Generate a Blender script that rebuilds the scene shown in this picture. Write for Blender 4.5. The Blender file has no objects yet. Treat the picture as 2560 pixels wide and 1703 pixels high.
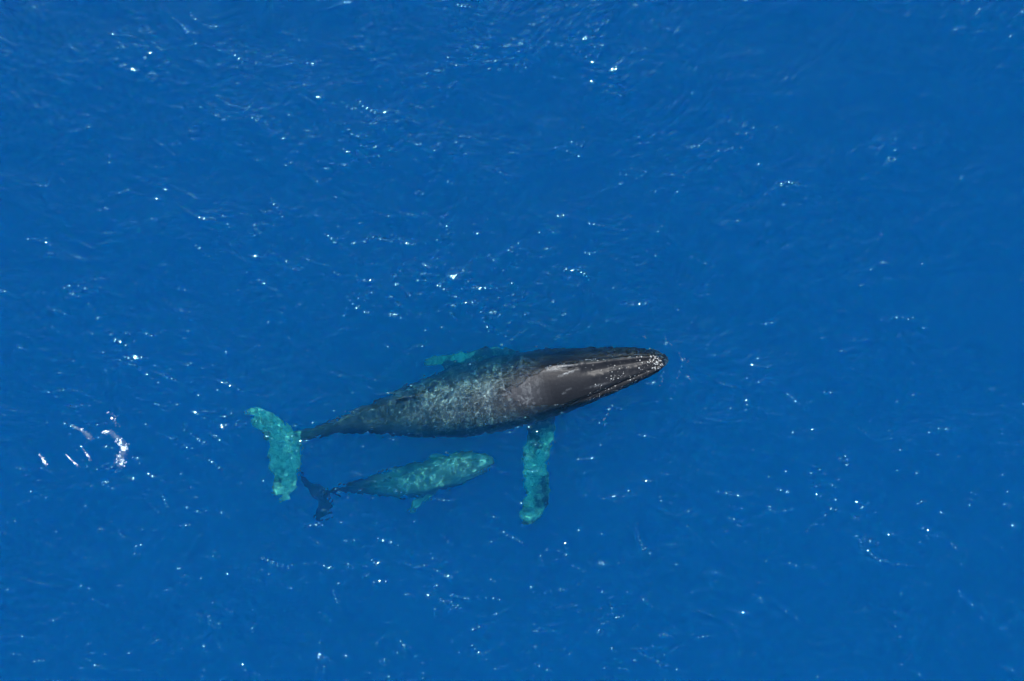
import bpy, bmesh, math, random
import numpy as np
from mathutils import Vector
from mathutils.bvhtree import BVHTree

random.seed(7)
rng = np.random.default_rng(58)
sc = bpy.context.scene
C = sc.collection

# ---------------------------------------------------------------- camera (a drone about 45 m up, looking straight down)
cam = bpy.data.objects.new('camera', bpy.data.cameras.new('camera')); C.objects.link(cam)
cam.location = (0, 0, 45)
cam.rotation_euler = (0, 0, 0)
cam.data.lens = 50.625; cam.data.sensor_width = 36
cam.data.clip_end = 6000
sc.camera = cam

# ---------------------------------------------------------------- sky and sun
SUN_EL, SUN_AZ = 43.0, -10.0             # degrees; azimuth clockwise from +Y (image up)
d = Vector((math.sin(math.radians(SUN_AZ)) * math.cos(math.radians(SUN_EL)),
            math.cos(math.radians(SUN_AZ)) * math.cos(math.radians(SUN_EL)), math.sin(math.radians(SUN_EL))))
w = bpy.data.worlds.new('World'); sc.world = w; w.use_nodes = True
wn = w.node_tree
sky = wn.nodes.new('ShaderNodeTexSky'); sky.sky_type = 'NISHITA'; sky.sun_disc = False
sky.sun_elevation = math.radians(SUN_EL); sky.sun_rotation = math.radians(SUN_AZ)
sky.ozone_density = 3.0; sky.dust_density = 0.5
wn.links.new(sky.outputs[0], wn.nodes['Background'].inputs[0])
wn.nodes['Background'].inputs[1].default_value = 0.15
w.cycles.sampling_method = 'NONE'
sun = bpy.data.lights.new('sun', 'SUN'); sun.energy = 4.0; sun.angle = math.radians(0.5); sun.color = (1.0, 0.96, 0.9)
sun.cycles.is_caustics_light = True     # the wavy surface focuses its light on what swims below
so = bpy.data.objects.new('sun', sun); C.objects.link(so)
so.rotation_euler = d.to_track_quat('Z', 'Y').to_euler(); so.location = d * 60

vs = sc.view_settings
vs.view_transform = 'Standard'; vs.look = 'None'; vs.gamma = 1; vs.use_curve_mapping = False
vs.exposure = 1.36
cy = sc.cycles
cy.use_denoising = True; cy.use_adaptive_sampling = True; cy.adaptive_threshold = 0.04; cy.adaptive_min_samples = 24; cy.max_bounces = 10; cy.volume_bounces = 7; cy.transmission_bounces = 8; cy.glossy_bounces = 2; cy.diffuse_bounces = 2
cy.transparent_max_bounces = 8; cy.use_light_tree = False; cy.volume_step_rate = 20; cy.volume_max_steps = 4
cy.caustics_refractive = True; cy.caustics_reflective = False
cy.sample_clamp_indirect = 6

# ---------------------------------------------------------------- helpers
def tag(o, label=None, cat=None, group=None, kind=None):
    if label: o['label'] = label
    if cat: o['category'] = cat
    if group: o['group'] = group
    if kind: o['kind'] = kind
    return o

def mesh_np(name, V, F, smooth=True):
    me = bpy.data.meshes.new(name)
    F = np.asarray(F, dtype=np.int32); n, k = F.shape
    me.vertices.add(len(V)); me.vertices.foreach_set('co', np.asarray(V, dtype=np.float32).ravel())
    me.loops.add(n * k); me.loops.foreach_set('vertex_index', F.ravel())
    me.polygons.add(n); me.polygons.foreach_set('loop_start', np.arange(0, n * k, k, dtype=np.int32))
    me.polygons.foreach_set('loop_total', np.full(n, k, dtype=np.int32))
    me.polygons.foreach_set('use_smooth', np.full(n, smooth))
    me.update(calc_edges=True); me.validate()
    return me

def nodes(name):
    m = bpy.data.materials.new(name); m.use_nodes = True
    t = m.node_tree; t.nodes.clear()
    return m, t, t.nodes.new('ShaderNodeOutputMaterial')

def N(t, kind, **kw):
    n = t.nodes.new(kind)
    for k, v in kw.items():
        if k.startswith('i_'): n.inputs[k[2:].replace('_', ' ')].default_value = v
        else: setattr(n, k, v)
    return n

def math_node(t, op, a, b=None, clamp=False):
    n = t.nodes.new('ShaderNodeMath'); n.operation = op; n.use_clamp = clamp
    for i, x in enumerate((a, b)):
        if x is None: continue
        if isinstance(x, (int, float)): n.inputs[i].default_value = x
        else: t.links.new(x, n.inputs[i])
    return n.outputs[0]

def ramp(t, fac, lo, hi):
    n = t.nodes.new('ShaderNodeMapRange'); n.interpolation_type = 'SMOOTHSTEP'
    n.inputs['From Min'].default_value = lo; n.inputs['From Max'].default_value = hi
    t.links.new(fac, n.inputs['Value']); return n.outputs[0]

def mixc(t, fac, a, b):
    n = t.nodes.new('ShaderNodeMix'); n.data_type = 'RGBA'
    if isinstance(fac, (int, float)): n.inputs['Factor'].default_value = fac
    else: t.links.new(fac, n.inputs['Factor'])
    for i, x in ((6, a), (7, b)):
        if isinstance(x, tuple): n.inputs[i].default_value = (*x, 1)
        else: t.links.new(x, n.inputs[i])
    return n.outputs[2]

# ---------------------------------------------------------------- the sea: one closed body of water with a real wave surface
HEAD = np.array([4.80, -0.68])
def make_waves():
    comps = []
    def band(n, lo, hi, slope, mean, spread, tone):
        for _ in range(n):
            lam = lo * (hi / lo) ** rng.random(); k = 2 * np.pi / lam
            a = mean + rng.normal(0, spread)
            comps.append((k * np.cos(a), k * np.sin(a), rng.random() * 2 * np.pi, slope * np.sqrt(2.0 / n) / k, k, tone))
    band(14, 3.0, 9.0, 0.022, -1.9, 0.5, 0)
    band(30, 0.9, 3.0, 0.042, -1.7, 0.8, 0)
    band(56, 0.34, 0.9, 0.052, -1.4, 1.1, 1)
    band(44, 0.19, 0.34, 0.052, -1.2, 1.3, 2)
    return comps
COMPS = make_waves()
PATCH = [(rng.normal(0, 1.1), rng.normal(0, 1.1), rng.random() * 6.28) for _ in range(12)]
AXIS = np.array([(4.8, -0.7), (2.1, -1.05), (-0.4, -1.5), (-3.5, -2.16), (-6.3, -2.8), (-7.3, -3.0)])

def near_whale(X, Y, reach):
    best = np.full(X.shape, 1e9)
    for (ax, ay), (bx, by) in zip(AXIS[:-1], AXIS[1:]):
        ux, uy = bx - ax, by - ay
        h = np.clip(((X - ax) * ux + (Y - ay) * uy) / (ux * ux + uy * uy), 0, 1)
        best = np.minimum(best, np.hypot(X - ax - h * ux, Y - ay - h * uy))
    return np.clip(1 - best / reach, 0, 1)

def waves(X, Y):
    """height and sideways (choppy) shift of the surface at X, Y"""
    Z = np.zeros_like(X); DX = np.zeros_like(X); DY = np.zeros_like(X)
    n = np.zeros_like(X)
    for a, b, p in PATCH: n += np.sin(a * X + b * Y + p)
    n /= 2.45
    fade = np.clip((45 - np.maximum(np.abs(X), np.abs(Y))) / 20, 0, 1)
    near = near_whale(X, Y, 2.6)
    near = near ** 0.7
    g = None
    for kx, ky, p, A, k, tone in COMPS:
        if tone and g is None:                              # ripples gather in gusty patches and on the crests of the larger waves
            g = np.exp(0.16 * n + 0.40 * Z / 0.022 - 0.15)
            g = np.clip(g * (1 - near) + near * 1.05, 0.25, 3.0) * fade
        amp = A * g if tone else A
        if tone: amp = amp * (1 + (0.20, 0.55)[tone - 1] * near)
        ph = kx * X + ky * Y + p
        c = np.cos(ph); s = np.sin(ph)
        Z += amp * s
        ch = (0.9, 0.6, 0.25)[tone]
        DX += ch * amp * c * kx / k; DY += ch * amp * c * ky / k
    r = np.hypot(X - HEAD[0], Y - HEAD[1])                 # small bow rings where the snout pushes through
    ahead = np.clip(0.5 + (X - HEAD[0]) / 1.0, 0, 1)
    Z += 0.012 * ahead * np.cos(2 * np.pi * r / 0.5) * np.exp(-((r - 0.5) / 0.8) ** 2)
    return Z, DX, DY

def crest(Z, xs, ys, cx, cy_, a, slope, L, wd, cur):
    A = slope * wd * 1.65
    i0, i1 = np.searchsorted(xs, (cx - 2.6 * L, cx + 2.6 * L)); j0, j1 = np.searchsorted(ys, (cy_ - 2.6 * L, cy_ + 2.6 * L))
    if i1 <= i0 or j1 <= j0: return
    XX, YY = np.meshgrid(xs[i0:i1] - cx, ys[j0:j1] - cy_)
    p = XX * math.cos(a) + YY * math.sin(a); q = -XX * math.sin(a) + YY * math.cos(a) - cur * p * p
    Z[j0:j1, i0:i1] += A * np.exp(-0.5 * (q / wd) ** 2 - 0.5 * (p / L) ** 2) * (0.62 + 0.38 * np.sin(p * rng.uniform(24, 58) + 6 * rng.random()))

def add_crests(Z, xs, ys, sharp, fine):
    """short sharp wavelets that sparkle, and many fine ones that show as thin pale lines"""
    for i in range(sharp):
        cx, cy_ = rng.uniform(-18, 18), rng.uniform(-11.5, 11.5)
        if rng.random() > 0.36 - 0.010 * cx - 0.032 * cy_: continue      # more of them in the gusts to the lower left
        a = math.radians(rng.normal(-22, 22)) if rng.random() < 0.8 else math.radians(rng.normal(-70, 25))
        slope = (0.44 - 0.017 * cy_) * rng.uniform(0.5, 1.2)              # and steeper there
        wd = rng.uniform(0.036, 0.062); L = rng.uniform(0.10, 0.42)
        if -8.8 < cx < 6.2 and -6.0 < cy_ < 0.4: wd *= 0.7; slope *= 0.8
        crest(Z, xs, ys, cx, cy_, a, slope, L, wd, rng.normal(0, 0.4))
    for i in range(fine):
        cx, cy_ = rng.uniform(-18, 18), rng.uniform(-11.5, 11.5)
        a = math.radians(rng.choice((-8, -8, 28, -40, 75)) + rng.normal(0, 18)); slope = (0.31 - 0.015 * cy_) * rng.uniform(0.4, 1.0)
        wd = rng.uniform(0.032, 0.048); L = rng.uniform(0.08, 0.40)
        if -8.8 < cx < 6.2 and -6.0 < cy_ < 0.4: wd *= 0.7
        crest(Z, xs, ys, cx, cy_, a, slope, L, wd, rng.normal(0, 0.5))

# thin bow ridges thrown up ahead of the snout
BOW = [[(4.05, 0.16), (4.25, 0.05), (4.45, -0.08)], [(4.62, 0.34), (4.80, 0.15), (5.06, -0.20), (5.28, -0.44), (5.40, -0.80), (5.50, -1.10), (5.72, -1.42)],
       [(5.52, -0.62), (5.40, -0.80)], [(5.42, -0.50), (5.36, -0.78), (5.20, -1.10), (5.02, -1.42)], [(4.75, -1.0), (4.62, -1.45)], [(3.2, -2.0), (3.0, -2.3), (2.7, -2.65)]]
def add_bow(Z, X, Y):
    i0, i1 = np.searchsorted(xs, (2.2, 6.2)); j0, j1 = np.searchsorted(ys, (-3.2, 0.8))
    XX = X[j0:j1, i0:i1]; YY = Y[j0:j1, i0:i1]
    for line in BOW:
        best = np.full(XX.shape, 1e9)
        for (ax, ay), (bx, by) in zip(line[:-1], line[1:]):
            ux, uy = bx - ax, by - ay; h = np.clip(((XX - ax) * ux + (YY - ay) * uy) / (ux * ux + uy * uy), 0, 1)
            best = np.minimum(best, np.hypot(XX - ax - h * ux, YY - ay - h * uy))
        Z[j0:j1, i0:i1] += 0.030 * np.exp(-0.5 * (best / 0.040) ** 2) * (0.65 + 0.35 * np.sin(XX * 23 + YY * 31))

def axis(lo, hi, flo, fhi, dense, mid, far):
    a = [np.arange(lo, flo, mid), np.arange(flo, fhi, dense), np.arange(fhi, hi + mid, mid)]
    a = np.concatenate(a); step = mid; out_p = []; out_n = []
    p, n = a[-1], a[0]
    while p < far:
        step *= 1.35; p += step; n -= step; out_p.append(p); out_n.append(n)
    return np.concatenate([out_n[::-1], a, out_p])
xs = axis(-18.5, 18.5, -8.8, 6.2, 0.019, 0.033, 2500)
ys = axis(-11.8, 11.8, -6.0, 0.4, 0.019, 0.033, 2500)
X, Y = np.meshgrid(xs, ys)
Z, DX, DY = waves(X, Y)
add_crests(Z, xs, ys, 2300, 9500)
add_bow(Z, X, Y)
V = np.stack([X + DX, Y + DY, Z], -1).reshape(-1, 3)
ny, nx = X.shape
I = np.arange(nx * ny).reshape(ny, nx)
F = np.stack([I[:-1, :-1], I[:-1, 1:], I[1:, 1:], I[1:, :-1]], -1).reshape(-1, 4)
border = np.concatenate([I[0, :-1], I[:-1, -1], I[-1, :0:-1], I[:0:-1, 0]])
low = V[border].copy(); low[:, 2] = -80.0
b2 = len(V) + np.arange(len(border))
sides = np.stack([border, b2, np.roll(b2, -1), np.roll(border, -1)], -1)
V = np.concatenate([V, low])
# the floor of the water body as a fan around one middle vertex
V = np.concatenate([V, [[0, 0, -80.0]]]); mid_i = len(V) - 1
pairs = np.stack([np.roll(b2, -1), b2], -1)
me = mesh_np('sea', V, np.concatenate([F, sides]))
bm = bmesh.new(); bm.from_mesh(me); bm.verts.ensure_lookup_table()
for a, b in pairs: bm.faces.new((bm.verts[int(a)], bm.verts[int(b)], bm.verts[mid_i]))
bm.to_mesh(me); bm.free()
sea = bpy.data.objects.new('sea', me); C.objects.link(sea)
tag(sea, 'deep blue open sea with small wind ripples and sun glints', None, kind='structure')
sea.cycles.is_caustics_caster = True

m, t, out = nodes('sea_water')
refr = N(t, 'ShaderNodeBsdfRefraction', i_IOR=1.33, i_Roughness=0.0)
tcw = N(t, 'ShaderNodeTexCoord'); mpw = N(t, 'ShaderNodeMapping'); mpw.inputs['Scale'].default_value = (0.7, 1.25, 1.0)
mpw.inputs['Rotation'].default_value = (0, 0, math.radians(18)); t.links.new(tcw.outputs['Object'], mpw.inputs['Vector'])
nzw = N(t, 'ShaderNodeTexNoise', i_Scale=7.5, i_Detail=3.0, i_Roughness=0.6); t.links.new(mpw.outputs[0], nzw.inputs['Vector'])
bmw = N(t, 'ShaderNodeBump', i_Strength=1.0, i_Distance=0.010); t.links.new(nzw.outputs[0], bmw.inputs['Height'])
g1 = N(t, 'ShaderNodeBsdfGlossy', i_Roughness=0.05); g1.inputs['Color'].default_value = (0.45, 0.92, 1.0, 1)
g2 = N(t, 'ShaderNodeBsdfGlossy', i_Roughness=0.25); g2.inputs['Color'].default_value = (0.30, 0.85, 1.0, 1)
for g_ in (g1, g2): t.links.new(bmw.outputs[0], g_.inputs['Normal'])
glo = N(t, 'ShaderNodeMixShader'); glo.inputs[0].default_value = 0.42
t.links.new(g1.outputs[0], glo.inputs[1]); t.links.new(g2.outputs[0], glo.inputs[2])
fre = N(t, 'ShaderNodeFresnel', i_IOR=1.33)
mix = N(t, 'ShaderNodeMixShader')
t.links.new(math_node(t, 'MINIMUM', fre.outputs[0], 0.9), mix.inputs[0]); t.links.new(refr.outputs[0], mix.inputs[1]); t.links.new(glo.outputs[0], mix.inputs[2])
t.links.new(mix.outputs[0], out.inputs['Surface'])
# water fills everything below the surface; the air above it holds none
geo = N(t, 'ShaderNodeNewGeometry'); sep = N(t, 'ShaderNodeSeparateXYZ')
t.links.new(geo.outputs['Position'], sep.inputs[0])
below = math_node(t, 'LESS_THAN', sep.outputs[2], 0.6)
absb = N(t, 'ShaderNodeVolumeAbsorption'); absb.inputs['Color'].default_value = (0.0, 0.975, 0.9945, 1)
sca = N(t, 'ShaderNodeVolumeScatter'); sca.inputs['Color'].default_value = (0.002, 0.085, 0.21, 1); sca.inputs['Anisotropy'].default_value = -0.25
a1 = math_node(t, 'MULTIPLY', below, 1.8); a2 = math_node(t, 'MULTIPLY', below, 1.0)
t.links.new(a1, absb.inputs['Density']); t.links.new(a2, sca.inputs['Density'])
add = N(t, 'ShaderNodeAddShader'); t.links.new(absb.outputs[0], add.inputs[0]); t.links.new(sca.outputs[0], add.inputs[1])
t.links.new(add.outputs[0], out.inputs['Volume'])
me.materials.append(m)

# ---------------------------------------------------------------- whales
# body stations: x, y, z of the axis, half width, half height (metres), snout first
MOTHER = [
    (4.859, -0.682, -0.107, 0.059, 0.047), (4.773, -0.651, -0.134, 0.193, 0.154), (4.514, -0.652, -0.187, 0.342, 0.257),
    (4.018, -0.728, -0.274, 0.498, 0.374), (3.395, -0.855, -0.361, 0.642, 0.501), (2.770, -0.995, -0.436, 0.764, 0.626),
    (2.145, -1.130, -0.577, 0.883, 0.777), (1.520, -1.254, -0.789, 1.010, 0.929), (0.889, -1.397, -0.977, 1.082, 1.027),
    (0.255, -1.534, -1.116, 1.122, 1.066), (-0.383, -1.690, -1.228, 1.145, 1.088), (-1.021, -1.832, -1.282, 1.129, 1.072),
    (-1.660, -1.941, -1.304, 1.089, 1.034), (-2.298, -2.062, -1.275, 1.005, 0.955), (-2.934, -2.194, -1.222, 0.862, 0.862),
    (-3.569, -2.326, -1.174, 0.699, 0.734), (-4.200, -2.444, -1.095, 0.535, 0.615), (-4.832, -2.549, -1.033, 0.380, 0.493),
    (-5.463, -2.700, -0.979, 0.242, 0.339), (-6.097, -2.871, -0.970, 0.175, 0.210), (-6.486, -2.976, -1.050, 0.200, 0.170),
    (-6.808, -3.054, -1.089, 0.238, 0.119), (-7.128, -3.125, -1.098, 0.244, 0.078)]
FLIPPER_RIGHT = [((1.34,-2.27,-1.15),(0.59,-2.27,-1.15)), ((1.30,-2.90,-1.13),(0.51,-2.97,-1.13)), ((1.24,-3.27,-1.11),(0.42,-3.27,-1.11)), ((1.15,-3.61,-1.10),(0.33,-3.65,-1.10)), ((1.09,-3.99,-1.10),(0.37,-3.99,-1.10)), ((1.15,-4.37,-1.10),(0.41,-4.33,-1.10)), ((1.17,-4.75,-1.08),(0.46,-4.82,-1.08)), ((1.14,-5.07,-1.05),(0.36,-5.14,-1.05)), ((1.02,-5.40,-1.01),(0.25,-5.45,-1.01)), ((0.83,-5.66,-0.99),(0.24,-5.69,-0.99)), ((0.66,-5.81,-0.97),(0.28,-5.80,-0.97)), ((0.53,-5.89,-0.95),(0.36,-5.86,-0.95))]
FLIPPER_LEFT = [((0.26,-0.42,-1.30),(0.26,-1.26,-1.30)), ((-0.28,-0.21,-1.30),(-0.28,-1.13,-1.30)), ((-1.01,-0.30,-1.30),(-1.01,-1.03,-1.30)), ((-1.53,-0.40,-1.30),(-1.53,-0.98,-1.30)), ((-1.81,-0.44,-1.30),(-1.81,-0.95,-1.30)), ((-2.16,-0.43,-1.29),(-2.16,-0.90,-1.29)), ((-2.49,-0.49,-1.27),(-2.49,-0.85,-1.27)), ((-2.74,-0.59,-1.26),(-2.73,-0.80,-1.26)), ((-2.85,-0.67,-1.25),(-2.83,-0.76,-1.25))]
FLUKE_UPPER = [((-6.80,-3.01,-1.05),(-7.81,-3.13,-1.05)), ((-7.06,-2.78,-1.03),(-7.95,-2.98,-1.03)), ((-7.21,-2.64,-1.02),(-8.13,-2.78,-1.02)), ((-7.50,-2.40,-1.00),(-8.30,-2.59,-1.00)), ((-7.81,-2.17,-0.98),(-8.41,-2.42,-0.98)), ((-8.09,-2.09,-0.97),(-8.46,-2.29,-0.97)), ((-8.30,-2.11,-0.95),(-8.44,-2.22,-0.95))]
FLUKE_LOWER = [((-6.80,-3.01,-1.05),(-7.73,-3.13,-1.05)), ((-6.75,-3.26,-1.02),(-7.68,-3.31,-1.02)), ((-6.67,-3.64,-0.99),(-7.74,-3.79,-0.99)), ((-6.73,-3.98,-0.96),(-7.67,-4.11,-0.96)), ((-6.82,-4.30,-0.94),(-7.63,-4.40,-0.94)), ((-6.88,-4.70,-0.92),(-7.59,-4.88,-0.92)), ((-6.95,-4.93,-0.90),(-7.50,-5.00,-0.90)), ((-7.05,-5.08,-0.88),(-7.38,-5.10,-0.88))]
CALF = [
    (-0.560, -3.841, -1.055, 0.044, 0.035), (-0.649, -3.834, -1.040, 0.150, 0.120), (-0.852, -3.854, -1.052, 0.253, 0.202),
    (-1.248, -3.935, -1.124, 0.381, 0.324), (-1.734, -4.094, -1.215, 0.461, 0.415), (-2.349, -4.277, -1.281, 0.454, 0.431),
    (-2.942, -4.419, -1.398, 0.478, 0.478), (-3.418, -4.506, -1.451, 0.451, 0.451), (-3.969, -4.577, -1.460, 0.360, 0.360),
    (-4.483, -4.636, -1.480, 0.267, 0.280), (-5.001, -4.700, -1.558, 0.173, 0.208), (-5.457, -4.789, -1.635, 0.104, 0.135),
    (-5.845, -4.882, -1.667, 0.067, 0.067), (-6.103, -4.927, -1.680, 0.049, 0.030)]
CALF_FLUKE_UPPER = [((-5.94,-4.81,-1.70),(-6.22,-5.20,-1.70)), ((-6.17,-4.70,-1.71),(-6.44,-4.99,-1.71)), ((-6.48,-4.53,-1.73),(-6.66,-4.71,-1.73)), ((-6.71,-4.30,-1.74),(-6.80,-4.46,-1.74)), ((-6.82,-4.21,-1.75),(-6.84,-4.28,-1.75))]
CALF_FLUKE_LOWER = [((-5.89,-4.86,-1.70),(-6.27,-5.12,-1.70)), ((-5.84,-5.12,-1.71),(-6.26,-5.28,-1.71)), ((-5.80,-5.45,-1.73),(-6.31,-5.54,-1.73)), ((-5.98,-5.68,-1.74),(-6.33,-5.72,-1.74)), ((-6.17,-5.88,-1.75),(-6.24,-5.86,-1.75))]
CALF_FLIPPER_RIGHT = [((-2.30,-4.61,-1.40),(-2.84,-4.61,-1.40)), ((-2.43,-4.90,-1.39),(-2.94,-4.92,-1.39)), ((-2.71,-5.12,-1.38),(-3.15,-5.12,-1.38)), ((-2.97,-5.32,-1.36),(-3.30,-5.32,-1.36)), ((-3.20,-5.49,-1.35),(-3.36,-5.48,-1.35))]
CALF_FLIPPER_LEFT = [((-1.98,-3.75,-1.30),(-2.23,-4.00,-1.30)), ((-2.17,-3.61,-1.30),(-2.43,-3.88,-1.30)), ((-2.49,-3.60,-1.30),(-2.62,-3.81,-1.30)), ((-2.68,-3.66,-1.30),(-2.73,-3.76,-1.30))]

class Spine:
    def __init__(s, st, roll, girth, n=150):
        a = np.array(st); L = np.concatenate([[0], np.cumsum(np.linalg.norm(np.diff(a[:, :3], axis=0), axis=1))])
        s.len = L[-1]; u = L[-1] * (np.linspace(0, 1, n) ** 1.25); s.u = u
        q = np.stack([np.interp(u, L, a[:, i]) for i in range(5)], 1)
        for _ in range(3): q[2:-2] = (q[1:-3] + 2 * q[2:-2] + q[3:-1]) / 4
        s.c = q[:, :3]; s.w = q[:, 3] * girth; s.h = q[:, 4]
        tg = np.gradient(s.c, axis=0); tg /= np.linalg.norm(tg, axis=1)[:, None]; s.t = -tg      # towards the snout
        r = math.radians(roll)
        up0 = np.array([0, math.sin(r), math.cos(r)])
        s.side = np.cross(s.t, up0); s.side /= np.linalg.norm(s.side, axis=1)[:, None]            # the animal's right
        s.up = np.cross(s.side, s.t)
    def ring(s, i, m=48):
        a = np.linspace(0, 2 * np.pi, m, endpoint=False)
        tail = np.clip((s.u[i] / s.len - 0.55) / 0.3, 0, 1); headf = np.clip(1 - s.u[i] / s.len / 0.3, 0, 1)
        ca, sa = np.cos(a), np.sin(a)
        p = 1.0 + 0.28 * tail
        x = s.w[i] * np.sign(ca) * np.abs(ca) ** p; z = s.h[i] * np.sign(sa) * np.abs(sa) ** p
        if headf > 0:    # flat broad upper jaw, deeper rounded lower jaw
            z = np.where(z > 0, z * (1 - 0.18 * headf * np.abs(ca) ** 0.7), z * (1 + 0.15 * headf))
        z = z + s.h[i] * 0.10 * np.exp(-((a - np.pi / 2) / 0.14) ** 2) * (0.35 + tail)
        return s.c[i] + x[:, None] * s.side[i] + z[:, None] * s.up[i]
    def at(s, u, ang):
        """point on the skin at distance u from the snout, angle ang from the back ridge towards the right side (radians)"""
        i = int(np.argmin(np.abs(s.u - u))); m = 48
        R = s.ring(i, m); k = int(round((np.pi / 2 - ang) / (2 * np.pi) * m)) % m
        return R[k]

def tube_mesh(rings):
    n, m = len(rings), len(rings[0])
    Vv = np.concatenate(rings); Ff = []
    for i in range(n - 1):
        for k in range(m):
            k2 = (k + 1) % m
            Ff.append((i * m + k, i * m + k2, (i + 1) * m + k2, (i + 1) * m + k))
    Vv = np.concatenate([Vv, [rings[0].mean(0)], [rings[-1].mean(0)]]); a, b = len(Vv) - 2, len(Vv) - 1
    caps = [(a, (k + 1) % m, k) for k in range(m)] + [(b, (n - 1) * m + k, (n - 1) * m + (k + 1) % m) for k in range(m)]
    return Vv.tolist(), Ff + caps

def fin_rings(pairs, thick, sub=6, knob=0.0, normal=(0, 0, 1)):
    A = np.array([p[0] for p in pairs]); B = np.array([p[1] for p in pairs]); n = len(pairs)
    tt = np.linspace(0, n - 1, (n - 1) * sub + 1); k = np.arange(n)
    A = np.stack([np.interp(tt, k, A[:, i]) for i in range(3)], 1); B = np.stack([np.interp(tt, k, B[:, i]) for i in range(3)], 1)
    for q in (A, B):
        for _ in range(4): q[1:-1] = (q[:-2] + 2 * q[1:-1] + q[2:]) / 4
    if knob:
        dirs = A - B; dirs /= np.linalg.norm(dirs, axis=1)[:, None]
        A = A + dirs * (knob * np.maximum(0, np.sin(tt * 4.4)) * np.clip(tt / 2, 0, 1))[:, None]
    nrm = np.array(normal, float); rings = []
    a = np.linspace(0, 2 * np.pi, 20, endpoint=False)
    for i in range(len(tt)):
        ch = np.linalg.norm(A[i] - B[i]); th = max(0.045, thick * ch) * (0.55 + 0.45 * (1 - i / len(tt)))
        c = (A[i] + B[i]) / 2; x = (A[i] - B[i]) * 0.56
        rings.append(c + np.cos(a)[:, None] * x + (np.sin(a) * (0.75 + 0.25 * np.cos(a)))[:, None] * th * nrm)
    return rings

def voxel(parts, size, smooth):
    """one continuous skin from overlapping closed shapes"""
    me = bpy.data.meshes.new('tmp'); Vs, Fs = [], []
    for vv, ff in parts:
        o = len(Vs); Vs += vv; Fs += [tuple(i + o for i in f) for f in ff]
    me.from_pydata(Vs, [], Fs)
    o = bpy.data.objects.new('tmp', me); C.objects.link(o)
    r = o.modifiers.new('r', 'REMESH'); r.mode = 'VOXEL'; r.voxel_size = size
    s = o.modifiers.new('s', 'SMOOTH'); s.factor = 0.5; s.iterations = smooth
    dg = bpy.context.evaluated_depsgraph_get()
    res = bpy.data.meshes.new_from_object(o.evaluated_get(dg), depsgraph=dg)
    bpy.data.objects.remove(o); bpy.data.meshes.remove(me)
    res.polygons.foreach_set('use_smooth', np.ones(len(res.polygons), bool))
    return res

def bvh(parts):
    Vs, Fs = [], []
    for vv, ff in parts:
        o = len(Vs); Vs += vv; Fs += [tuple(i + o for i in f) for f in ff]
    return BVHTree.FromPolygons(Vs, Fs)

def coords(me):
    a = np.empty(len(me.vertices) * 3, np.float32); me.vertices.foreach_get('co', a); return a.reshape(-1, 3).astype(float)

def normals(me):
    a = np.empty(len(me.vertices) * 3, np.float32); me.vertex_normals.foreach_get('vector', a); return a.reshape(-1, 3).astype(float)

def attr(me, name, vals):
    at = me.attributes.new(name, 'FLOAT', 'POINT'); at.data.foreach_set('value', np.asarray(vals, np.float32))

def dist_field(tree, P):
    return np.array([(tree.find_nearest(Vector(p), 3.0)[3] or 3.0) if tree.find_nearest(Vector(p), 3.0)[0] is not None else 3.0 for p in P])

def body_coords(sp, P):
    """distance from the snout and angle round the body for every vertex"""
    i = np.argmin(((P[:, None, :] - sp.c[None, ::2, :]) ** 2).sum(-1), axis=1) * 2
    dv = P - sp.c[i]
    return sp.u[i], np.arctan2((dv * sp.side[i]).sum(1), (dv * sp.up[i]).sum(1))

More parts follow.
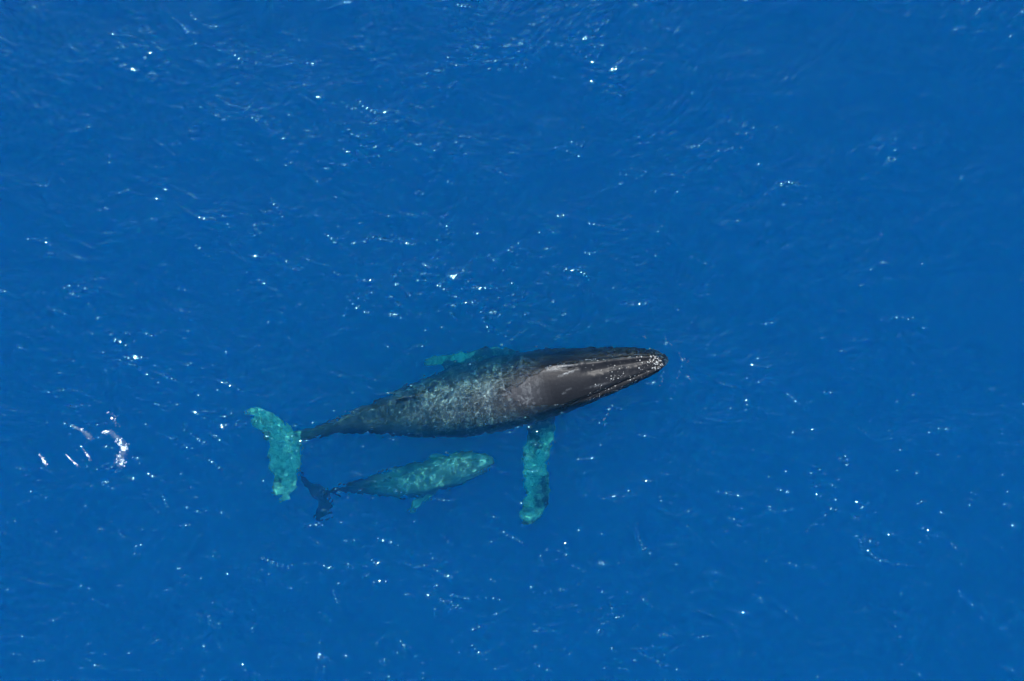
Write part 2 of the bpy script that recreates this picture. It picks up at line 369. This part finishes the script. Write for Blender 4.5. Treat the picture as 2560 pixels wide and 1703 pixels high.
def skin_material(name, dark, pale, speckle, caustic_lines):
    m, t, out = nodes(name)
    bs = N(t, 'ShaderNodeBsdfPrincipled'); t.links.new(bs.outputs[0], out.inputs['Surface'])
    tc = N(t, 'ShaderNodeTexCoord'); P = tc.outputs['Object']
    pa = N(t, 'ShaderNodeAttribute', attribute_name='pale')
    along = N(t, 'ShaderNodeAttribute', attribute_name='along'); around = N(t, 'ShaderNodeAttribute', attribute_name='around')
    n1 = N(t, 'ShaderNodeTexNoise', i_Scale=1.6, i_Detail=6.0, i_Roughness=0.62); t.links.new(P, n1.inputs['Vector'])
    n2 = N(t, 'ShaderNodeTexNoise', i_Scale=9.0, i_Detail=5.0, i_Roughness=0.65); t.links.new(P, n2.inputs['Vector'])
    n3 = N(t, 'ShaderNodeTexNoise', i_Scale=40.0, i_Detail=3.0); t.links.new(P, n3.inputs['Vector'])
    c = mixc(t, ramp(t, n1.outputs[0], 0.35, 0.7), dark, tuple(x * 1.7 for x in dark))
    c = mixc(t, math_node(t, 'MULTIPLY', ramp(t, n2.outputs[0], 0.45, 0.75), 0.35), c, tuple(x * 2.0 for x in dark))
    # pale scratch-like lines round the body, painting the caustic light into the skin
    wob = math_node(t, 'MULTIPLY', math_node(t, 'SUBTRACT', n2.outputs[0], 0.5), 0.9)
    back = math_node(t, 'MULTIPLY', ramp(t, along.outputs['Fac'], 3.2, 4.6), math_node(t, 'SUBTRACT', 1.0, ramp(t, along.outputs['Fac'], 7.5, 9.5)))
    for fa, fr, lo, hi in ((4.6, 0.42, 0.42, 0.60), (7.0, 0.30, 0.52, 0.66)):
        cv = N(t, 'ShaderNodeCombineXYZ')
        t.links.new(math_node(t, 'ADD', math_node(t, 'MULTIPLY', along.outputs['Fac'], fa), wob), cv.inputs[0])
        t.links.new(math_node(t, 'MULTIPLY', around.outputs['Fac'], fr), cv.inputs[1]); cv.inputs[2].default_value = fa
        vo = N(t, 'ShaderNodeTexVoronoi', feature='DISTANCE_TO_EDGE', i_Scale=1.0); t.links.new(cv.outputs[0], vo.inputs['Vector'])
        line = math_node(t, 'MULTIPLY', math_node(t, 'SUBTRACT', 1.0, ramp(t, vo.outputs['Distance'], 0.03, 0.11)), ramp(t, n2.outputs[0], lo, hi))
        c = mixc(t, math_node(t, 'MULTIPLY', math_node(t, 'MULTIPLY', line, back), caustic_lines), c, (0.20, 0.21, 0.21))
    # round scars left by barnacles
    v2 = N(t, 'ShaderNodeTexVoronoi', feature='F1', i_Scale=4.2); t.links.new(P, v2.inputs['Vector'])
    sepc = N(t, 'ShaderNodeSeparateColor'); t.links.new(v2.outputs['Color'], sepc.inputs[0])
    ringd = math_node(t, 'ABSOLUTE', math_node(t, 'SUBTRACT', v2.outputs['Distance'], 0.12))
    ringm = math_node(t, 'MULTIPLY', math_node(t, 'LESS_THAN', ringd, 0.035), math_node(t, 'GREATER_THAN', sepc.outputs[0], 0.8))
    c = mixc(t, math_node(t, 'MULTIPLY', ringm, 0.4 * speckle), c, (0.16, 0.165, 0.165))
    sp = math_node(t, 'MULTIPLY', math_node(t, 'GREATER_THAN', n3.outputs[0], 0.70), ramp(t, n1.outputs[0], 0.45, 0.6))
    c = mixc(t, math_node(t, 'MULTIPLY', sp, 0.5 * speckle), c, (0.12, 0.125, 0.125))
    # pale flippers and flukes, blotched
    pf = math_node(t, 'ADD', pa.outputs['Fac'], math_node(t, 'MULTIPLY', math_node(t, 'SUBTRACT', n1.outputs[0], 0.5), 2.6))
    pm = mixc(t, ramp(t, n2.outputs[0], 0.35, 0.7), pale, tuple(x * 0.45 for x in pale))
    c = mixc(t, ramp(t, pf, 0.45, 0.85), c, pm)
    sx_ = N(t, 'ShaderNodeAttribute', attribute_name='scratch')
    sh = N(t, 'ShaderNodeAttribute', attribute_name='slate')      # slate-dark skin towards the tail
    c = mixc(t, sh.outputs['Fac'], c, (0.0085, 0.0093, 0.0108))
    c = mixc(t, math_node(t, 'MULTIPLY', math_node(t, 'MULTIPLY', ramp(t, n3.outputs[0], 0.62, 0.72), 0.25), sh.outputs['Fac']), c, (0.10, 0.105, 0.11))
    c = mixc(t, math_node(t, 'MULTIPLY', sx_.outputs['Fac'], ramp(t, n3.outputs[0], 0.35, 0.6)), c, (0.20, 0.21, 0.21))
    t.links.new(c, bs.inputs['Base Color'])
    bs.inputs['Roughness'].default_value = 0.42; bs.inputs['Specular IOR Level'].default_value = 0.1
    bp = N(t, 'ShaderNodeBump', i_Strength=0.35, i_Distance=0.02); t.links.new(n2.outputs[0], bp.inputs['Height']); t.links.new(bp.outputs[0], bs.inputs['Normal'])
    return m

def build_whale(name, stations, roll, girth, fins, flukes, dorsal, voxel_size, pale_fins, pale_flukes):
    sp = Spine(stations, roll, girth)
    body = tube_mesh([sp.ring(i) for i in range(len(sp.u))])
    fin_parts = [tube_mesh(fin_rings(p, th, knob=kn)) for p, th, kn in fins]
    fluke_parts = [tube_mesh(fin_rings(p, th)) for p, th in flukes]
    parts = [body] + fin_parts + fluke_parts
    if dorsal:
        u0, u1, ht = dorsal                                  # hump and small hooked fin on the back ridge
        base = []
        for f, lean in ((-0.4, 0.0), (0.0, 0.0), (0.35, 0.16), (0.7, 0.36), (1.0, 0.62)):
            i0 = int(np.argmin(np.abs(sp.u - u0))); i1 = int(np.argmin(np.abs(sp.u - u1)))
            a = sp.c[i0] + sp.up[i0] * (sp.h[i0] * 0.98); b = sp.c[i1] + sp.up[i1] * (sp.h[i1] * 0.98)
            lead = a + (b - a) * (lean + 0.20 * max(f, 0)) + sp.up[i0] * ht * f
            trail = b + (b - a) * (0.12 * max(f, 0)) + sp.up[i0] * ht * f * 0.9
            base.append((tuple(lead), tuple(trail)))
        parts.append(tube_mesh(fin_rings(base, 0.085, sub=4, normal=tuple(sp.side[i0]))))
    me = voxel(parts, voxel_size, 6)
    me.name = name + '_body'
    P = coords(me); Nn = normals(me)
    u, ang = body_coords(sp, P)
    # local colour field: how much of a flipper or fluke a vertex belongs to
    db = dist_field(bvh([body]), P)
    pale = np.zeros(len(P))
    if pale_fins: pale = np.maximum(pale, pale_fins * (dist_field(bvh(fin_parts), P) < 0.07) * np.clip(db / 0.25, 0, 1))
    if pale_flukes: pale = np.maximum(pale, pale_flukes * (dist_field(bvh(fluke_parts), P) < 0.12) * np.clip(np.maximum(db / 0.12, (u - (sp.len - 1.0)) / 0.8), 0, 1))
    return sp, me, P, Nn, u, ang, pale, db

# ---- the adult
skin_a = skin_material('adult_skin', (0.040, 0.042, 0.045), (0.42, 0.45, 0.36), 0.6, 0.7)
sp, me, P, Nn, u, ang, pale, db = build_whale('adult', MOTHER, 30, 1.08,
    [(FLIPPER_RIGHT, 0.11, 0.045), (FLIPPER_LEFT, 0.12, 0.03)], [(FLUKE_UPPER, 0.07), (FLUKE_LOWER, 0.07)], (7.75, 8.75, 0.32), 0.042, 0.72, 1.0)
disp = np.zeros(len(P))
onbody = np.clip(1 - db / 0.08, 0, 1)
# median ridge of the rostrum, splash guard and the pair of blowholes, jaw line
hd = np.clip(1 - u / 3.6, 0, 1) * onbody
disp += 0.05 * np.exp(-(ang / 0.10) ** 2) * np.clip(u / 0.4, 0, 1) * np.clip((2.6 - u) / 0.3, 0, 1) * onbody
disp -= 0.035 * np.exp(-((np.abs(ang) - 0.34) / 0.14) ** 2) * np.clip(u / 0.6, 0, 1) * np.clip((2.7 - u) / 0.5, 0, 1) * onbody
disp += 0.07 * np.exp(-((u - 2.55) / 0.12) ** 2 - (ang / 0.22) ** 2) * onbody
disp -= 0.10 * np.exp(-((u - 2.85) / 0.16) ** 2 - ((np.abs(ang) - 0.11) / 0.045) ** 2) * onbody
jaw = 1.12 + 0.30 * np.clip(u / 3.2, 0, 1)
disp -= 0.05 * np.exp(-((np.abs(ang) - jaw) / 0.05) ** 2) * np.clip((3.3 - u) / 0.3, 0, 1) * np.clip(u / 0.2, 0, 1) * onbody
disp += 0.015 * np.exp(-((np.abs(ang) - jaw - 0.16) / 0.10) ** 2) * np.clip((3.2 - u) / 0.4, 0, 1) * onbody
# throat pleats
pl = np.clip((np.abs(ang) - 1.75) / 0.2, 0, 1) * np.clip(1 - u / 6.5, 0, 1) * onbody
disp += 0.018 * np.sin(ang * 26) * pl
# knuckles behind the fin
disp += 0.025 * np.sin(u * 2 * np.pi / 0.38) * np.exp(-(ang / 0.25) ** 2) * np.clip((u - 8.5) / 0.4, 0, 1) * np.clip((11.0 - u) / 0.5, 0, 1) * onbody
# wart-like tubercles in rows on the upper jaw and along the lip
tub = []
for row, (a0, a1, n) in enumerate(((0.0, 0.0, 9), (0.42, 0.50, 11), (-0.42, -0.50, 11), (0.85, 0.95, 13), (-0.85, -0.95, 13), (1.32, 1.5, 15), (-1.32, -1.5, 15))):
    for k in range(n):
        uu = 0.15 + 2.3 * (k + random.uniform(-0.3, 0.3)) / n
        tub.append(sp.at(max(0.08, uu), a0 + (a1 - a0) * k / n + random.uniform(-0.09, 0.09)))
tub = np.array(tub)
head = np.where(u < 3.2)[0]
for c in tub:
    r2 = ((P[head] - c) ** 2).sum(1)
    disp[head] += random.uniform(0.022, 0.040) * np.exp(-r2 / (random.uniform(0.05, 0.075) ** 2))
P2 = P + Nn * disp[:, None]
me.vertices.foreach_set('co', P2.astype(np.float32).ravel()); me.update()
scr = np.zeros(len(P))
for u0, a0, su, sa, k, slant in ((3.05, 0.02, 0.30, 0.035, 0.9, 0.0), (3.35, 0.10, 0.28, 0.06, 0.6, 0.0), (2.95, 0.30, 0.20, 0.030, 1.0, 0.35), (2.2, 1.05, 0.22, 0.03, 0.6, -0.1), (3.1, 0.95, 0.10, 0.025, 0.6, 0.5), (1.2, -0.15, 0.35, 0.03, 0.5, 0.05)):
    scr = np.maximum(scr, k * np.exp(-((u - u0) / su) ** 2 - ((ang - a0 - slant * (u - u0)) / sa) ** 2) * onbody)
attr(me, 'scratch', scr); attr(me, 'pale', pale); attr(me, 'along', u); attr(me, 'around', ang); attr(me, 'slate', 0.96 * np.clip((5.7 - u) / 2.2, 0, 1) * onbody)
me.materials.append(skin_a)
adult = bpy.data.objects.new('humpback_whale', None); C.objects.link(adult)
adult.location = (-1.0, -1.6, -1.2); adult.empty_display_size = 0.3
tag(adult, 'large dark grey whale with pale flippers and tail fluke, its head breaking the surface', 'whale', 'whale pair')
def child(o, parent):
    C.objects.link(o); o.parent = parent; o.location = -parent.location
    return o
body_o = child(bpy.data.objects.new('body', me), adult); body_o.cycles.is_caustics_receiver = True

# barnacles crusted on snout and lip: too many and too small to pick apart
m_b, t, out = nodes('barnacle_shell')
bs = N(t, 'ShaderNodeBsdfPrincipled', i_Roughness=0.7); t.links.new(bs.outputs[0], out.inputs['Surface'])
nz = N(t, 'ShaderNodeTexNoise', i_Scale=14.0); t.links.new(mixc(t, nz.outputs[0], (0.08, 0.08, 0.075), (0.42, 0.42, 0.39)), bs.inputs['Base Color'])
Vb, Fb = [], []
tree = BVHTree.FromPolygons(P2.tolist(), [tuple(p.vertices) for p in me.polygons])
def barnacle(c, n, r, h):
    c = Vector(c); n = Vector(n).normalized(); x = n.orthogonal().normalized(); y = n.cross(x); o = len(Vb); k = 6
    for rr, hh in ((r, -0.01), (r * 0.85, h * 0.6), (r * 0.45, h)):
        for j in range(k):
            a = 2 * math.pi * j / k; Vb.append(tuple(c + x * (rr * math.cos(a)) + y * (rr * math.sin(a)) + n * hh))
    for q in range(2):
        for j in range(k): Fb.append((o + q * k + j, o + q * k + (j + 1) % k, o + (q + 1) * k + (j + 1) % k, o + (q + 1) * k + j))
    Fb.append(tuple(o + 2 * k + j for j in range(k)))
spots = [(0.25, 0.2, 0.35, 150), (0.15, 0.9, 0.3, 70), (0.15, -0.9, 0.3, 60), (1.7, 0.75, 0.12, 16), (1.5, 0.35, 0.2, 14), (2.0, 0.15, 0.3, 12), (1.2, 1.2, 0.25, 24), (2.1, 1.25, 0.3, 24)] + [(random.uniform(0.2, 2.6), random.choice((-1, 1)) * random.choice((0.4, 0.9, 1.4)), 0.16, 7) for _ in range(12)]
for u0, a0, sprd, n in spots:
    for _ in range(n):
        q = sp.at(max(0.03, u0 + random.gauss(0, sprd)), a0 + random.gauss(0, sprd * 0.8))
        loc, nr, idx, dd = tree.find_nearest(Vector(q) + Vector((random.gauss(0, 0.04), random.gauss(0, 0.04), random.gauss(0, 0.03))), 0.5)
        if loc is None: continue
        r = random.choice((0.006, 0.008, 0.008, 0.010, 0.013, 0.018, 0.023)); barnacle(loc, nr, r, r * 0.9)
bme = bpy.data.meshes.new('barnacle_crust'); bme.from_pydata(Vb, [], Fb); bme.materials.append(m_b)
tag(child(bpy.data.objects.new('barnacle_crust', bme), adult), kind='stuff')

def eye(parent, sp, u0, a0, r, tree):
    m, t, out = nodes('eye_wet'); b = N(t, 'ShaderNodeBsdfPrincipled', i_Roughness=0.1); b.inputs['Base Color'].default_value = (0.012, 0.010, 0.010, 1)
    t.links.new(b.outputs[0], out.inputs['Surface'])
    for s in (-1, 1):
        loc, nr, i, dd = tree.find_nearest(Vector(sp.at(u0, a0 * s)), 1.0)
        bm = bmesh.new(); bmesh.ops.create_uvsphere(bm, u_segments=14, v_segments=10, radius=r)
        for v in bm.verts: v.co = v.co + loc
        e = bpy.data.meshes.new('eye'); bm.to_mesh(e); bm.free(); e.polygons.foreach_set('use_smooth', np.ones(len(e.polygons), bool)); e.materials.append(m)
        child(bpy.data.objects.new('eye', e), parent)
eye(adult, sp, 3.35, 1.5, 0.05, tree)

# ---- the calf
skin_c = skin_material('calf_skin', (0.125, 0.14, 0.13), (0.26, 0.28, 0.26), 0.5, 0.3)
spc, mec, Pc, Nc, uc, angc, palec, dbc = build_whale('calf', CALF, 22, 1.15,
    [(CALF_FLIPPER_RIGHT, 0.11, 0.02), (CALF_FLIPPER_LEFT, 0.11, 0.02)], [(CALF_FLUKE_UPPER, 0.08), (CALF_FLUKE_LOWER, 0.08)], (3.35, 3.65, 0.13), 0.028, 0.8, 0.0)
dc = np.zeros(len(Pc)); ob = np.clip(1 - dbc / 0.05, 0, 1)
dc += 0.02 * np.exp(-(angc / 0.12) ** 2) * np.clip(uc / 0.2, 0, 1) * np.clip((1.1 - uc) / 0.15, 0, 1) * ob
dc -= 0.02 * np.exp(-((np.abs(angc) - 1.3) / 0.06) ** 2) * np.clip((1.3 - uc) / 0.15, 0, 1) * ob
hc = np.where(uc < 1.4)[0]
for k in range(40):
    c = spc.at(random.uniform(0.06, 1.0), random.choice((0, 0.45, -0.45, 0.9, -0.9)) + random.uniform(-0.08, 0.08))
    dc[hc] += 0.014 * np.exp(-((Pc[hc] - c) ** 2).sum(1) / 0.03 ** 2)
Pc2 = Pc + Nc * dc[:, None]
mec.vertices.foreach_set('co', Pc2.astype(np.float32).ravel()); mec.update()
attr(mec, 'scratch', np.zeros(len(Pc))); attr(mec, 'pale', palec); attr(mec, 'along', uc * 2); attr(mec, 'around', angc)
attr(mec, 'slate', np.clip((uc - 3.1) / 2.0, 0, 0.85))
mec.materials.append(skin_c)
calf = bpy.data.objects.new('whale_calf', None); C.objects.link(calf); calf.location = (-2.8, -4.2, -1.1); calf.empty_display_size = 0.2
tag(calf, 'small whale calf swimming just under the surface beside the large whale', 'whale', 'whale pair')
child(bpy.data.objects.new('body', mec), calf).cycles.is_caustics_receiver = True
treec = BVHTree.FromPolygons(Pc2.tolist(), [tuple(p.vertices) for p in mec.polygons])
eye(calf, spc, 1.15, 1.5, 0.025, treec)

# ---------------------------------------------------------------- foam: flecks of white froth floating on the surface, some standing in for sun glints
FOAM_AND_GLINTS = [
        ([(-12.73, -2.22), (-12.56, -2.28), (-12.34, -2.41)], 16, 0.03, 0.026),  # this short streak and the next are white flecks imitating sun glints
        ([(-12.55, -2.39), (-12.40, -2.56), (-12.28, -2.71)], 18, 0.03, 0.028),
        ([(-13.78, -2.66), (-13.43, -2.82), (-13.12, -3.06)], 330, 0.028, 0.018),
        ([(-12.82, -2.86), (-12.51, -2.88), (-12.28, -3.09), (-12.12, -3.34), (-12.20, -3.66), (-12.30, -3.91)], 760, 0.055, 0.018),
        ([(-14.77, -3.52), (-14.67, -3.69), (-14.55, -3.88)], 90, 0.02, 0.018),
        ([(-13.99, -3.53), (-13.74, -3.78), (-13.54, -3.94)], 110, 0.014, 0.014),
        ([(-13.46, -3.31), (-13.31, -3.51), (-13.15, -3.73)], 110, 0.018, 0.014)]
Vf, Ff = [], []
def fleck(x, y, r):
    o = len(Vf); k = 6; z0, dx, dy = (float(q[0]) for q in waves(np.array([x]), np.array([y])))
    for rr, hh in ((1.0, -0.006), (0.8, 0.35 * r)):
        for j in range(k):
            a = 2 * math.pi * j / k + random.uniform(-0.3, 0.3); q = r * rr * random.uniform(0.65, 1.25)
            Vf.append((x + dx + q * math.cos(a), y + dy + q * math.sin(a), z0 + hh))
    Vf.append((x + dx, y + dy, z0 + 0.55 * r)); top = len(Vf) - 1
    for j in range(k):
        Ff.append((o + j, o + (j + 1) % k, o + k + (j + 1) % k, o + k + j)); Ff.append((o + k + j, o + k + (j + 1) % k, top))
for line, n, sprd, r in FOAM_AND_GLINTS:
    L = np.array(line); s_ = np.concatenate([[0], np.cumsum(np.linalg.norm(np.diff(L, axis=0), axis=1))])
    for _ in range(int(n * 1.2)):
        q = random.betavariate(1.6, 1.3) * s_[-1]; wide = 0.4 + 1.2 * q / s_[-1]
        x = np.interp(q, s_, L[:, 0]) + random.gauss(0, sprd * wide); y = np.interp(q, s_, L[:, 1]) + random.gauss(0, sprd * wide)
        fleck(x, y, r * random.choice((0.25, 0.35, 0.45, 0.6, 0.9)))
for line in BOW:                                               # white flecks strung along the bow ridges in place of sun glints
    L = np.array(line); s_ = np.concatenate([[0], np.cumsum(np.linalg.norm(np.diff(L, axis=0), axis=1))])
    for _ in range(int(30 * s_[-1])):
        q = random.random() * s_[-1]
        if math.sin(q * 9 + L[0, 0] * 5) < 0.0: continue
        fleck(np.interp(q, s_, L[:, 0]) + random.gauss(0, 0.015), np.interp(q, s_, L[:, 1]) + random.gauss(0, 0.015), random.choice((0.006, 0.008, 0.011, 0.016)))
wl = P2[(u < 4.0) & (np.abs(P2[:, 2]) < 0.02)]                 # a broken line of bubbles where the head cuts the surface
for k in rng.choice(len(wl), min(len(wl), 190), replace=False):
    if math.sin(wl[k][0] * 5.1 + 1.0) + 0.6 * math.sin(wl[k][0] * 11.7) < 0.1: continue
    fleck(wl[k][0] + random.gauss(0, 0.012), wl[k][1] + random.gauss(0, 0.012), random.choice((0.005, 0.007, 0.010)))
fm, t, out = nodes('froth')
bs = N(t, 'ShaderNodeBsdfPrincipled', i_Roughness=0.8); bs.inputs['Base Color'].default_value = (0.72, 0.86, 0.88, 1)
t.links.new(bs.outputs[0], out.inputs['Surface'])
fme = bpy.data.meshes.new('sea_foam'); fme.from_pydata(Vf, [], Ff); fme.materials.append(fm)
fo = bpy.data.objects.new('sea_foam', fme); C.objects.link(fo)
tag(fo, 'curling streaks of white foam flecks on the water left of the tail', 'foam', kind='stuff')
